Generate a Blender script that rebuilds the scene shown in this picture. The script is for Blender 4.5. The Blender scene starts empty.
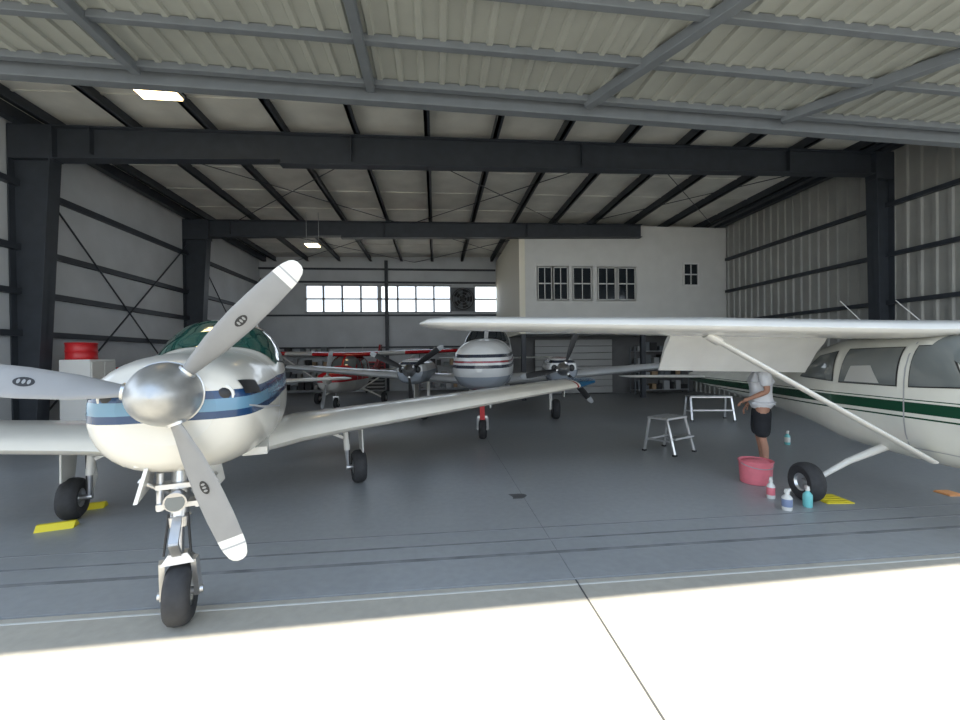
import bpy, math, random
from math import sin, cos, pi, radians, sqrt
from mathutils import Vector, Matrix
random.seed(4)
PSI = radians(6)
def W(xc, zc, h=0.0):
    return Vector((xc*cos(PSI)+zc*sin(PSI), -xc*sin(PSI)+zc*cos(PSI), h))
scn = bpy.context.scene
col = scn.collection

# ------------------------------------------------------------ materials
def mat(name, c, rough=0.5, metal=0.0, noise=0.0, nscale=3.0, bump=0.0, bscale=40, coat=0.0, emit=None, estr=0, spec=0.5):
    m = bpy.data.materials.new(name); m.use_nodes = True
    nt = m.node_tree; b = nt.nodes['Principled BSDF']
    b.inputs['Base Color'].default_value = (*c, 1)
    b.inputs['Roughness'].default_value = rough
    b.inputs['Metallic'].default_value = metal
    b.inputs['Specular IOR Level'].default_value = spec
    b.inputs['Coat Weight'].default_value = coat
    if emit:
        b.inputs['Emission Color'].default_value = (*emit, 1)
        b.inputs['Emission Strength'].default_value = estr
    if noise or bump:
        tc = nt.nodes.new('ShaderNodeTexCoord')
    if noise:
        n = nt.nodes.new('ShaderNodeTexNoise'); n.inputs['Scale'].default_value = nscale
        n.inputs['Detail'].default_value = 6
        nt.links.new(tc.outputs['Object'], n.inputs['Vector'])
        r = nt.nodes.new('ShaderNodeMapRange')
        r.inputs[1].default_value = .3; r.inputs[2].default_value = .7
        r.inputs[3].default_value = 1-noise; r.inputs[4].default_value = 1+noise
        nt.links.new(n.outputs['Fac'], r.inputs[0])
        v = nt.nodes.new('ShaderNodeVectorMath'); v.operation = 'SCALE'
        v.inputs[0].default_value = c
        nt.links.new(r.outputs[0], v.inputs['Scale'])
        nt.links.new(v.outputs[0], b.inputs['Base Color'])
    if bump:
        n2 = nt.nodes.new('ShaderNodeTexNoise'); n2.inputs['Scale'].default_value = bscale
        nt.links.new(tc.outputs['Object'], n2.inputs['Vector'])
        bp = nt.nodes.new('ShaderNodeBump'); bp.inputs['Strength'].default_value = bump
        bp.inputs['Distance'].default_value = .02
        nt.links.new(n2.outputs['Fac'], bp.inputs['Height'])
        nt.links.new(bp.outputs[0], b.inputs['Normal'])
    return m

def band_mat(name, base, bands, rough=0.25, metal=0.0, slope=0.0, axis='Z', absval=False, xslope_axis='X', coat=.3):
    """object-space paint bands: (lo, hi, colour) along v = axis - slope*x"""
    m = mat(name, base, rough, metal, coat=coat); nt = m.node_tree; b = nt.nodes['Principled BSDF']
    tc = nt.nodes.new('ShaderNodeTexCoord'); s = nt.nodes.new('ShaderNodeSeparateXYZ')
    nt.links.new(tc.outputs['Object'], s.inputs[0])
    v = s.outputs[axis]
    if absval:
        q = nt.nodes.new('ShaderNodeMath'); q.operation = 'ABSOLUTE'; nt.links.new(v, q.inputs[0]); v = q.outputs[0]
    if slope:
        q = nt.nodes.new('ShaderNodeMath'); q.operation = 'MULTIPLY_ADD'
        nt.links.new(s.outputs[xslope_axis], q.inputs[0]); q.inputs[1].default_value = -slope
        nt.links.new(v, q.inputs[2]); v = q.outputs[0]
    n = nt.nodes.new('ShaderNodeTexNoise'); n.inputs['Scale'].default_value = 2.5; n.inputs['Detail'].default_value = 5
    nt.links.new(tc.outputs['Object'], n.inputs['Vector'])
    r = nt.nodes.new('ShaderNodeMapRange'); r.inputs[1].default_value = .3; r.inputs[2].default_value = .7
    r.inputs[3].default_value = .93; r.inputs[4].default_value = 1.04
    nt.links.new(n.outputs['Fac'], r.inputs[0])
    sc = nt.nodes.new('ShaderNodeVectorMath'); sc.operation = 'SCALE'; sc.inputs[0].default_value = base
    nt.links.new(r.outputs[0], sc.inputs['Scale'])
    cur = sc.outputs[0]
    for lo, hi, c in bands:
        g = nt.nodes.new('ShaderNodeMath'); g.operation = 'GREATER_THAN'; g.inputs[1].default_value = lo
        l = nt.nodes.new('ShaderNodeMath'); l.operation = 'LESS_THAN'; l.inputs[1].default_value = hi
        nt.links.new(v, g.inputs[0]); nt.links.new(v, l.inputs[0])
        mu = nt.nodes.new('ShaderNodeMath'); mu.operation = 'MULTIPLY'
        nt.links.new(g.outputs[0], mu.inputs[0]); nt.links.new(l.outputs[0], mu.inputs[1])
        mx = nt.nodes.new('ShaderNodeMix'); mx.data_type = 'RGBA'
        nt.links.new(mu.outputs[0], mx.inputs['Factor'])
        nt.links.new(cur, mx.inputs[6]); mx.inputs[7].default_value = (*c, 1)
        cur = mx.outputs[2]
    nt.links.new(cur, b.inputs['Base Color'])
    return m

M = {}
M['steel_dark'] = mat('steel_dark', (.032, .038, .048), .5, 0, .15, 4)
M['steel_gray'] = mat('steel_gray', (.13, .145, .16), .5, 0, .08, 4)
M['ins'] = mat('insulation_vinyl', (.62, .61, .56), .6, 0, .14, 1.2, .8, 2.2)
M['wallins'] = mat('wall_insulation', (.52, .54, .56), .55, 0, .08, 1.2, .6, 2.5)
M['doorskin'] = mat('door_sheet', (.31, .32, .29), .55, .0, .08, 1.5)
M['metalwall'] = mat('corrugated_metal', (.33, .33, .31), .45, .1, .08, 1.5)
M['plaster'] = mat('plaster', (.60, .60, .58), .8, 0, .04, 2)
M['cream'] = mat('cream_trim', (.78, .74, .62), .7)
M['glassdk'] = mat('dark_glass', (.02, .025, .03), .08)
M['wfr'] = mat('window_frame', (.7, .7, .68), .5)
M['white'] = mat('white_paint', (.70, .69, .65), .28, 0, .05, 2, coat=.3)
M['gray'] = mat('gray_paint', (.35, .36, .37), .4)
M['alu'] = mat('aluminium', (.62, .62, .62), .3, .9, .08, 8)
M['chrome'] = mat('chrome', (.55, .55, .56), .28, 1.0, .1, 14)
M['spinner'] = mat('spinner_aluminium', (.46, .46, .45), .38, .75, .12, 10)
M['blade'] = mat('blade_paint', (.25, .25, .25), .42, .1, .06, 8)
M['black'] = mat('black', (.015, .015, .016), .5)
M['rubber'] = mat('rubber', (.03, .03, .032), .75, 0, .2, 20)
M['canopy'] = mat('canopy_glass', (.015, .075, .06), .06, coat=1)  # teal reflection on the panes is put into the base colour
M['cglass'] = mat('cabin_glass', (.13, .145, .145), .08, coat=1)
M['seat'] = mat('seat_vinyl', (.45, .45, .43), .5)
M['red'] = mat('red_paint', (.55, .02, .025), .35)
M['yellow'] = mat('yellow_plastic', (.75, .62, .03), .5)
M['orange'] = mat('orange_plastic', (.75, .36, .14), .5)
M['pink'] = mat('pink_plastic', (.72, .18, .22), .45, 0, .1, 9)
M['teal'] = mat('teal_liquid', (.18, .55, .55), .25)
M['blue'] = mat('blue_paint', (.02, .07, .17), .3)
M['bluegray'] = mat('bluegray_label', (.2, .25, .38), .4)
M['skin'] = mat('skin', (.42, .22, .15), .55, 0, .08, 12)
M['shirt'] = mat('shirt_cotton', (.72, .74, .78), .9, 0, .04, 8, .3, 14)
M['shorts'] = mat('shorts_cotton', (.018, .02, .026), .9, 0, .2, 10)
M['hair'] = mat('hair', (.06, .04, .025), .8)
M['shoe'] = mat('shoe', (.05, .05, .055), .7)
M['lamp'] = mat('lamp_emit', (1, .8, .5), .5, emit=(1, .74, .36), estr=7)
M['wood'] = mat('wood', (.35, .24, .14), .6, 0, .2, 6)

# ------------------------------------------------------------ mesh builder
class MB:
    def __init__(s): s.v = []; s.f = []; s.m = []; s.mats = []
    def mi(s, m):
        m = M[m] if isinstance(m, str) else m
        if m not in s.mats: s.mats.append(m)
        return s.mats.index(m)
    def box(s, a, b, m):
        i = len(s.v); k = s.mi(m)
        x0, x1 = sorted((a[0], b[0])); y0, y1 = sorted((a[1], b[1])); z0, z1 = sorted((a[2], b[2]))
        s.v += [Vector(p) for p in ((x0,y0,z0),(x1,y0,z0),(x1,y1,z0),(x0,y1,z0),(x0,y0,z1),(x1,y0,z1),(x1,y1,z1),(x0,y1,z1))]
        for q in ((0,3,2,1),(4,5,6,7),(0,1,5,4),(1,2,6,5),(2,3,7,6),(3,0,4,7)):
            s.f.append([i+j for j in q]); s.m.append(k)
    def hexa(s, pts, m):
        i = len(s.v); k = s.mi(m); s.v += [Vector(p) for p in pts]
        for q in ((0,3,2,1),(4,5,6,7),(0,1,5,4),(1,2,6,5),(2,3,7,6),(3,0,4,7)):
            s.f.append([i+j for j in q]); s.m.append(k)
    def beam(s, p, q, w, h, m, up=(0,0,1)):
        p = Vector(p); q = Vector(q); d = (q-p).normalized(); up = Vector(up)
        if abs(d.dot(up)) > .98: up = Vector((0,1,0)) if abs(d.y) < .9 else Vector((1,0,0))
        sd = d.cross(up).normalized(); u = sd.cross(d)
        a = sd*w/2; b = u*h/2
        s.hexa([p-a-b, p+a-b, q+a-b, q-a-b, p-a+b, p+a+b, q+a+b, q-a+b], m)
    def grid(s, rows, m, closed=False, cap=False):
        i = len(s.v); n = len(rows[0])
        for r in rows: s.v += [Vector(p) for p in r]
        mm = m if isinstance(m, (list, tuple)) else None
        for a in range(len(rows)-1):
            k = s.mi(mm[a] if mm else m)
            for b in range(n if closed else n-1):
                c = (b+1) % n
                s.f.append([i+a*n+b, i+a*n+c, i+(a+1)*n+c, i+(a+1)*n+b]); s.m.append(k)
        if cap:
            s.f.append([i+j for j in range(n)][::-1]); s.m.append(s.mi(mm[0] if mm else m))
            s.f.append([i+(len(rows)-1)*n+j for j in range(n)]); s.m.append(s.mi(mm[-1] if mm else m))
    def cyl(s, p, q, r, m, r2=None, seg=16, cap=True):
        p = Vector(p); q = Vector(q); r2 = r if r2 is None else r2
        d = (q-p).normalized(); t = Vector((0,0,1)) if abs(d.z) < .9 else Vector((1,0,0))
        a = d.cross(t).normalized(); b = d.cross(a)
        rows = [[c+(a*cos(2*pi*j/seg)+b*sin(2*pi*j/seg))*rr for j in range(seg)] for c, rr in ((p, r), (q, r2))]
        s.grid(rows, m, True, cap)
    def rev(s, c, ax, prof, m, seg=28):
        c = Vector(c); d = Vector(ax).normalized(); t = Vector((0,0,1)) if abs(d.z) < .9 else Vector((1,0,0))
        a = d.cross(t).normalized(); b = d.cross(a)
        rows = [[c+d*tt+(a*cos(2*pi*j/seg)+b*sin(2*pi*j/seg))*max(r, 1e-4) for j in range(seg)] for r, tt in prof]
        s.grid(rows, m, True, False)
    def ell(s, c, r, m, seg=20, rings=12):
        c = Vector(c); rows = []
        for a in range(rings+1):
            ph = -pi/2+pi*a/rings
            rows.append([c+Vector((r[0]*max(cos(ph),1e-3)*cos(2*pi*j/seg), r[1]*max(cos(ph),1e-3)*sin(2*pi*j/seg), r[2]*sin(ph))) for j in range(seg)])
        s.grid(rows, m, True, False)
    def wheel(s, c, R, w, ax=(0,1,0)):
        pr = [(R*.45, -w*.42), (R*.62, -w*.5), (R*.82, -w*.5), (R*.95, -w*.36), (R, -w*.16), (R, w*.16), (R*.95, w*.36), (R*.82, w*.5), (R*.62, w*.5), (R*.45, w*.42)]
        s.rev(c, ax, pr, 'rubber')
        hb = [(0, -w*.34), (R*.16, -w*.34), (R*.2, -w*.2), (R*.4, -w*.25), (R*.5, -w*.44), (R*.5, w*.44), (R*.4, w*.25), (R*.2, w*.2), (R*.16, w*.34), (0, w*.34)]
        s.rev(c, ax, hb, 'alu')
    def obj(s, name, parent=None, smooth=False, bevel=0, auto=True):
        me = bpy.data.meshes.new(name); me.from_pydata([tuple(v) for v in s.v], [], s.f)
        for m in s.mats: me.materials.append(m)
        me.polygons.foreach_set('material_index', s.m)
        if smooth:
            me.polygons.foreach_set('use_smooth', [True]*len(me.polygons))
        me.update()
        import bmesh
        bm = bmesh.new(); bm.from_mesh(me); bmesh.ops.recalc_face_normals(bm, faces=bm.faces); bm.to_mesh(me); bm.free()
        o = bpy.data.objects.new(name, me); col.objects.link(o)
        if smooth and auto:
            try: me.set_sharp_from_angle(angle=radians(40))
            except Exception: pass
        if parent: o.parent = parent
        if bevel:
            b = o.modifiers.new('bevel', 'BEVEL'); b.width = bevel; b.segments = 2; b.limit_method = 'ANGLE'
        return o
def empty(name, loc=(0,0,0), rz=0, sc=1):
    e = bpy.data.objects.new(name, None); e.location = loc; e.rotation_euler = (0,0,rz); e.scale = (sc,sc,sc)
    e.empty_display_size = .2; col.objects.link(e); return e

# ------------------------------------------------------------ aircraft helpers
class Fus:
    def __init__(s, st): s.st = sorted(st, key=lambda t: t[0])
    def P(s, x):
        st = s.st
        if x <= st[0][0]: return st[0][1:]
        if x >= st[-1][0]: return st[-1][1:]
        for i in range(len(st)-1):
            if st[i][0] <= x <= st[i+1][0]: break
        a, b = st[i], st[i+1]; h = b[0]-a[0]; t = (x-a[0])/h; out = []
        pa = st[i-1] if i > 0 else a; pb = st[i+2] if i+2 < len(st) else b
        for k in range(1, 6):
            d = (b[k]-a[k])/h
            d0 = (a[k]-pa[k])/(a[0]-pa[0]) if i > 0 else d
            d1 = (pb[k]-b[k])/(pb[0]-b[0]) if i+2 < len(st) else d
            m0 = 0 if d0*d <= 0 else 2*d0*d/(d0+d)
            m1 = 0 if d1*d <= 0 else 2*d1*d/(d1+d)
            out.append((2*t**3-3*t*t+1)*a[k]+(t**3-2*t*t+t)*h*m0+(-2*t**3+3*t*t)*b[k]+(t**3-t*t)*h*m1)
        return out
    def pt(s, x, a, off=0):
        hw, zb, zm, zt, n = s.P(x)
        c, q = cos(a), sin(a); e = 2/n
        y = (hw+off)*math.copysign(abs(c)**e, c)
        z = zm+((zt-zm) if q > 0 else (zm-zb))*math.copysign(abs(q)**e, q)+math.copysign(off*abs(q), q)
        return Vector((x, y, z))
    def ang(s, x, z, side):
        hw, zb, zm, zt, n = s.P(x)
        r = (z-zm)/((zt-zm) if z > zm else (zm-zb)); r = max(-1, min(1, r))
        a = math.asin(math.copysign(abs(r)**(n/2), r))
        return a if side > 0 else pi-a
    def build(s, mb, m, N=48, seg=40, xs=None):
        x0, x1 = s.st[0][0], s.st[-1][0]
        X = sorted(set([x0+(x1-x0)*i/N for i in range(N+1)]+[t[0] for t in s.st]))
        mb.grid([[s.pt(x, 2*pi*j/seg+.001) for j in range(seg)] for x in X], m, True, True)
    def sidewin(s, mb, quad, side, m, off=.006, n=8):
        rows = []
        for i in range(n+1):
            v = i/n; r = []
            for j in range(n+1):
                u = j/n
                x = (1-v)*((1-u)*quad[0][0]+u*quad[1][0])+v*((1-u)*quad[3][0]+u*quad[2][0])
                z = (1-v)*((1-u)*quad[0][1]+u*quad[1][1])+v*((1-u)*quad[3][1]+u*quad[2][1])
                r.append(s.pt(x, s.ang(x, z, side), off))
            rows.append(r)
        mb.grid(rows, m)
    def gasket(s, mb, quad, side, m, off, g=.022):
        cx = sum(q[0] for q in quad)/4; cz = sum(q[1] for q in quad)/4
        s.sidewin(mb, [(q[0]+math.copysign(g, q[0]-cx), q[1]+math.copysign(g, q[1]-cz)) for q in quad], side, m, off)
    def angwin(s, mb, quad, m, off=.01, n=14):
        rows = []
        for i in range(n+1):
            v = i/n; r = []
            for j in range(n+1):
                u = j/n
                x = (1-v)*((1-u)*quad[0][0]+u*quad[1][0])+v*((1-u)*quad[3][0]+u*quad[2][0])
                a = (1-v)*((1-u)*quad[0][1]+u*quad[1][1])+v*((1-u)*quad[3][1]+u*quad[2][1])
                r.append(s.pt(x, a, off))
            rows.append(r)
        mb.grid(rows, m)

AF = [(1,.0),(.9,.022),(.75,.045),(.6,.066),(.45,.083),(.3,.095),(.2,.093),(.1,.075),(.05,.056),(.02,.036),(0,0)]
def wing(mb, st, m, vert=False, cap=True):
    rows = []
    for xl, ch, y, z, tf in st:
        up = [(xl-ch*t, z+ch*h*tf*1.0) for t, h in AF]
        lo = [(xl-ch*t, z-ch*h*tf*.62) for t, h in AF[::-1][1:-1]]
        ring = up+lo
        if vert: rows.append([Vector((a, y+(b-z), z)) for a, b in ring])
        else: rows.append([Vector((a, y, b)) for a, b in ring])
    mb.grid(rows, m, True, cap)

def propeller(mb, hub, R, angs, w=1.0, tip='white', logo=True, blade='blade'):
    sts = [(.10,.07,.06,60),(.16,.08,.055,52),(.24,.11,.04,42),(.36,.145,.028,34),(.55,.165,.02,27),(.74,.16,.014,22),(.86,.145,.011,19),(.88,.143,.01,19),(.905,.138,.01,18),(.915,.135,.01,18),(.93,.13,.009,18),(.97,.105,.007,17),(.99,.075,.005,17),(1.0,.03,.004,17)]
    for A in angs:
        A = radians(A); d = Vector((0, cos(A), sin(A))); t = Vector((0, -sin(A), cos(A))); f = Vector((1,0,0))
        rows = []; mm = []
        for r, ch, th, tw in sts:
            ch *= w; c = Vector(hub)+d*r*R
            tw = radians(tw); cd = t*cos(tw)+f*sin(tw); nd = f*cos(tw)-t*sin(tw)
            rows.append([c+cd*ch*.5*cos(q)*1.0+nd*th*.5*sin(q)*(1 if sin(q) > 0 else .5) for q in [2*pi*k/16 for k in range(16)]])
            mm.append(blade if r < .86 else (tip if r < .905 else ('gray' if r < .915 else tip)))
        mb.grid(rows, mm, True, True)
        if logo:
            c = Vector(hub)+d*.54*R; tw = radians(27); cd = t*cos(tw)+f*sin(tw); nd = f*cos(tw)-t*sin(tw)
            ring = [c+nd*.0125+d*.042*cos(q)+cd*.026*sin(q) for q in [2*pi*k/18 for k in range(18)]]
            mb.grid([[c+nd*.0135]*18, ring], 'black', True)
            for k in (-1, 0, 1):
                cc = c+d*k*.02; ring2 = [cc+nd*.0148+d*.007*cos(q)+cd*.013*sin(q) for q in [2*pi*j/10 for j in range(10)]]
                mb.grid([[cc+nd*.015]*10, ring2], blade, True)
        mb.cyl(Vector(hub)+d*.05, Vector(hub)+d*.17*R, .048, 'alu')

# ------------------------------------------------------------ ROOM
XL, XR, YD, YF, Y2, YB = -8.5, 11.45, 6.5, 9.5, 15.5, 21.5
def zr(x): return 6.45+(x-XL)*.010
def floor_mat(name, c, rough, patch):
    m = mat(name, c, rough); nt = m.node_tree; b = nt.nodes['Principled BSDF']
    tc = nt.nodes.new('ShaderNodeTexCoord')
    n1 = nt.nodes.new('ShaderNodeTexNoise'); n1.inputs['Scale'].default_value = .55; n1.inputs['Detail'].default_value = 8; n1.inputs['Roughness'].default_value = .6
    n2 = nt.nodes.new('ShaderNodeTexNoise'); n2.inputs['Scale'].default_value = 14; n2.inputs['Detail'].default_value = 8
    for n in (n1, n2): nt.links.new(tc.outputs['Object'], n.inputs['Vector'])
    r1 = nt.nodes.new('ShaderNodeMapRange'); r1.inputs[1].default_value = .3; r1.inputs[2].default_value = .7; r1.inputs[3].default_value = 1-patch; r1.inputs[4].default_value = 1+patch
    r2 = nt.nodes.new('ShaderNodeMapRange'); r2.inputs[1].default_value = .3; r2.inputs[2].default_value = .7; r2.inputs[3].default_value = .94; r2.inputs[4].default_value = 1.06
    nt.links.new(n1.outputs['Fac'], r1.inputs[0]); nt.links.new(n2.outputs['Fac'], r2.inputs[0])
    mu = nt.nodes.new('ShaderNodeMath'); mu.operation = 'MULTIPLY'
    nt.links.new(r1.outputs[0], mu.inputs[0]); nt.links.new(r2.outputs[0], mu.inputs[1])
    v = nt.nodes.new('ShaderNodeVectorMath'); v.operation = 'SCALE'; v.inputs[0].default_value = c
    nt.links.new(mu.outputs[0], v.inputs['Scale']); nt.links.new(v.outputs[0], b.inputs['Base Color'])
    r3 = nt.nodes.new('ShaderNodeMapRange'); r3.inputs[1].default_value = .3; r3.inputs[2].default_value = .7; r3.inputs[3].default_value = rough-.08; r3.inputs[4].default_value = rough+.1
    nt.links.new(n1.outputs['Fac'], r3.inputs[0]); nt.links.new(r3.outputs[0], b.inputs['Roughness'])
    return m
M['floor'] = floor_mat('sealed_concrete', (.30, .31, .315), .36, .12)
M['apron'] = floor_mat('apron_concrete', (.40, .372, .315), .85, .07)
M['joint'] = mat('joint_tar', (.07, .07, .07), .8)
M['groove'] = mat('groove', (.19, .195, .20), .7, 0, .3, 5)
M['line'] = mat('joint_pale', (.55, .55, .52), .8)
M['stain'] = mat('oil_stain', (.09, .09, .09), .5, 0, .3, 8)
mb = MB(); mb.box((XL-.3, 3.02, -.2), (XR+.3, YB+.3, 0), 'floor'); mb.obj('floor')
mb = MB(); mb.box((-45, -30, -.2), (45, 3.0, -.002), 'apron'); mb.box((-45, 3.0, -.2), (45, 3.02, -.012), 'groove'); mb.obj('apron_ground')
mb = MB(); mb.box((-60, 3.02, -.4), (XL-.3, 60, -.21), 'apron'); mb.box((XR+.3, 3.02, -.4), (60, 60, -.21), 'apron'); mb.box((XL-.3, YB+.3, -.4), (XR+.3, 60, -.21), 'apron'); mb.obj('outside_ground')
mb = MB()
mb.box((1.0, -10, -.002), (1.010, 3.0, .0015), 'joint'); mb.box((-8, -10, -.002), (-7.99, 3.0, .0015), 'joint'); mb.box((8.5, -10, -.002), (8.512, 3.0, .0015), 'joint')
mb.box((1.0, 3.02, 0), (1.006, 9.0, .0015), 'groove')
mb.box((XL, 3.42, 0), (XR, 3.47, .0015), 'groove'); mb.box((XL, 3.68, 0), (XR, 3.71, .0015), 'groove'); mb.box((XL, 3.95, 0), (XR, 3.965, .0015), 'groove')
mb.box((XL, 2.93, -.002), (XR, 2.945, .0015), 'line')
mb.obj('floor_joint')
mb = MB()
c = W(.42, 4.95); n = 20
mb.grid([[c+Vector((0,0,.002))]*n, [c+Vector((.09*(1+.35*sin(3*q+1))*cos(q), .12*(1+.3*cos(2*q))*sin(q), .002)) for q in [2*pi*k/n for k in range(n)]]], 'stain', True); mb.obj('oil_stain')

def ribbed(mb, org, du, dv, L, H, m, pitch=.3, dep=.035, nrm=None):
    org = Vector(org); du = Vector(du); dv = Vector(dv); nrm = Vector(nrm); n = int(L/pitch); pts = []
    for i in range(n):
        for t, d in ((0,0),(.62,0),(.70,dep),(.92,dep)):
            pts.append(org+du*(i+t)*pitch+nrm*d)
    pts.append(org+du*n*pitch)
    mb.grid([pts, [p+dv*H for p in pts]], m)

mb = MB(); mb.box((XL-.15, YD, 0), (XL, YB, 6.8), 'wallins'); mb.obj('wall_left')
mb = MB(); mb.box((XR+.08, YD, 0), (XR+.2, YB, 6.9), 'metalwall'); ribbed(mb, (XR+.05, YD, 0), (0,1,0), (0,0,1), YB-YD, 6.7, 'metalwall', .3, .045, (-1,0,0)); mb.obj('wall_right')
wz0, wz1 = 3.95, 5.3; op = [(-6.4, .85), (1.95, 3.2)]
mb = MB()
mb.box((XL-.15, YB, 0), (XR+.2, YB+.15, wz0), 'wallins'); mb.box((XL-.15, YB, wz1), (XR+.2, YB+.15, 6.9), 'wallins')
mb.box((XL-.15, YB, wz0), (op[0][0], YB+.15, wz1), 'wallins'); mb.box((op[0][1], YB, wz0), (op[1][0], YB+.15, wz1), 'wallins'); mb.box((op[1][1], YB, wz0), (XR+.2, YB+.15, wz1), 'wallins')
mb.obj('wall_back')
wn = 1
for a, b in op:
    mb = MB(); k = max(1, round((b-a)/.9))
    for i in range(k+1):
        x = a+(b-a)*i/k; w_ = .10 if i % 4 == 0 else .045; mb.box((x-w_, YB-.03, wz0), (x+w_, YB+.1, wz1), 'gray' if i % 4 else 'wallins')
    for z in (wz0, (wz0+wz1)/2, wz1): mb.box((a, YB-.03, z-.035), (b, YB+.1, z+.035), 'gray')
    mb.obj('window_%d' % wn); wn += 1
mb = MB(); z0, z1 = zr(XL)+.22, zr(XR)+.22
mb.hexa([(XL-.2, YD-.05, z0), (XR+.25, YD-.05, z1), (XR+.25, YB+.2, z1), (XL-.2, YB+.2, z0), (XL-.2, YD-.05, z0+.15), (XR+.25, YD-.05, z1+.15), (XR+.25, YB+.2, z1+.15), (XL-.2, YB+.2, z0+.15)], 'ins')
mb.obj('ceiling')
mb = MB()
y = YD+.6
while y < YB:
    mb.hexa([(XL, y, z0-.02), (XR, y, z1-.02), (XR, y+.05, z1-.02), (XL, y+.05, z0-.02), (XL, y, z0+.01), (XR, y, z1+.01), (XR, y+.05, z1+.01), (XL, y+.05, z0+.01)], 'ins')
    y += 1.5
mb.obj('ceiling_seam_band')
# hangar door is hung with a slight tilt (TILT), front strip follows it
TILT = .022; zd = 5.68; px = 1.5
def zdoor(x): return zd-(x-px)*TILT
mb = MB(); a, b = XL-.15, XR+.2
mb.hexa([(a,YD-.05,zdoor(a)+.08),(b,YD-.05,zdoor(b)+.08),(b,YD+.02,zdoor(b)+.08),(a,YD+.02,zdoor(a)+.08),(a,YD-.05,6.85),(b,YD-.05,6.85),(b,YD+.02,6.85),(a,YD+.02,6.85)], 'doorskin'); mb.obj('wall_front')
e = empty('roof_purlins')
mb = MB(); x = XL+.75
while x < XR-.3:
    z = zr(x); mb.box((x-.035, YD, z), (x+.035, YB, z+.22), 'steel_dark'); mb.box((x-.035, YD, z), (x+.09, YB, z+.015), 'steel_dark'); x += 1.52
for x in (XL+.25, XR-.25, XR-.7): mb.box((x-.09, YD, zr(x)-.02), (x+.09, YB, zr(x)+.22), 'steel_dark')
mb.obj('purlin_set', e)
mb = MB()
for (ya, yb) in ((YF, Y2), (Y2, YB)):
    for xa in (-7.0, -1.0, 5.0):
        for s_ in (0, 1):
            p = Vector((xa, ya if s_ else yb, zr(xa)-.05)); q = Vector((xa+6, yb if s_ else ya, zr(xa+6)-.05)); mb.cyl(p, q, .012, 'steel_dark', seg=6)
mb.obj('brace_rods', e)
def frame(name, Y, x0, x1, lcol=True, rcol=True, dep=.68):
    e = empty(name, (0,0,0)); mb = MB()
    def zt(x): return zr(x)-.0
    def ibeam(xa, xb, da, db):
        a0, a1, b0, b1 = zt(xa)-da, zt(xa), zt(xb)-db, zt(xb)
        for (la, ha, lb, hb, w_) in ((a0, a1, b0, b1, .012), (a0, a0+.02, b0, b0+.02, .13), (a1-.02, a1, b1-.02, b1, .13)):
            mb.hexa([(xa, Y-w_, la), (xb, Y-w_, lb), (xb, Y+w_, lb), (xa, Y+w_, la), (xa, Y-w_, ha), (xb, Y-w_, hb), (xb, Y+w_, hb), (xa, Y+w_, ha)], 'steel_dark')
    mids = [x0, min(x0+5.2, x1), x1]
    ibeam(x0, mids[1], dep*1.02, dep*.86); ibeam(mids[1], x1, dep*.98, dep*.8)
    xs = x0+1.5
    while xs < x1:
        mb.box((xs-.008, Y-.12, zt(xs)-dep*.8), (xs+.008, Y+.12, zt(xs)-.02), 'steel_dark'); xs += 5.2
    mb.obj('rafter', e)
    mb = MB()
    def colm(xo, s_):
        t, b = .82 if s_ > 0 else .5, .42 if s_ > 0 else .38
        zt_ = zr(xo)-.02
        for w_, a, bb in ((.012, (0, 0), (b, t)), (.14, (0, 0), (.025, .025)), (.14, (b-.025, t-.025), (b, t))):
            mb.hexa([(xo+s_*a[0], Y-w_, 0), (xo+s_*bb[0], Y-w_, 0), (xo+s_*bb[0], Y+w_, 0), (xo+s_*a[0], Y+w_, 0), (xo+s_*a[1], Y-w_, zt_), (xo+s_*bb[1], Y-w_, zt_), (xo+s_*bb[1], Y+w_, zt_), (xo+s_*a[1], Y+w_, zt_)], 'steel_dark')
        mb.box((xo, Y-.16, 0), (xo+s_*b, Y+.16, .03), 'steel_dark')
        mb.box((xo, Y-.135, zt_-.66), (xo+s_*t, Y+.135, zt_), 'steel_dark')   # knee block
    if lcol: colm(XL+.02, 1)
    if rcol: colm(XR-.02, -1)
    mb.obj('column', e); return e
frame('steel_frame', YF, XL+.02, XR-.02)
frame('steel_frame', Y2-.15, XL+.02, 7.85, True, False, .6)
mb = MB()
for z in (1.3, 2.25, 3.1, 4.0, 5.3): mb.box((XL, YD, z-.06), (XL+.14, YB, z+.06), 'steel_dark')
for (ya, yb) in ((YF+.2, Y2-.2), (Y2+.2, YB-.2)):
    mb.cyl((XL+.14, ya, .3), (XL+.14, yb, 5.6), .02, 'steel_dark', seg=8); mb.cyl((XL+.16, yb, .3), (XL+.16, ya, 5.6), .02, 'steel_dark', seg=8)
mb.obj('trim_1')
mb = MB()
for z in (1.5, 2.9, 4.1, 5.35): mb.box((XR-.13, YD, z-.05), (XR-.0, Y2-.1, z+.05), 'steel_dark')
mb.obj('trim_2')
mb = MB()
for z in (2.2, 3.8, 5.45, 6.1): mb.box((XL, YB-.12, z-.04), (3.1, YB-.001, z+.04), 'steel_dark')
for x in (-2.4, ): mb.box((x-.08, YB-.28, 0), (x+.08, YB-.12, 6.5), 'steel_dark')
mb.obj('trim_3')

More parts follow.
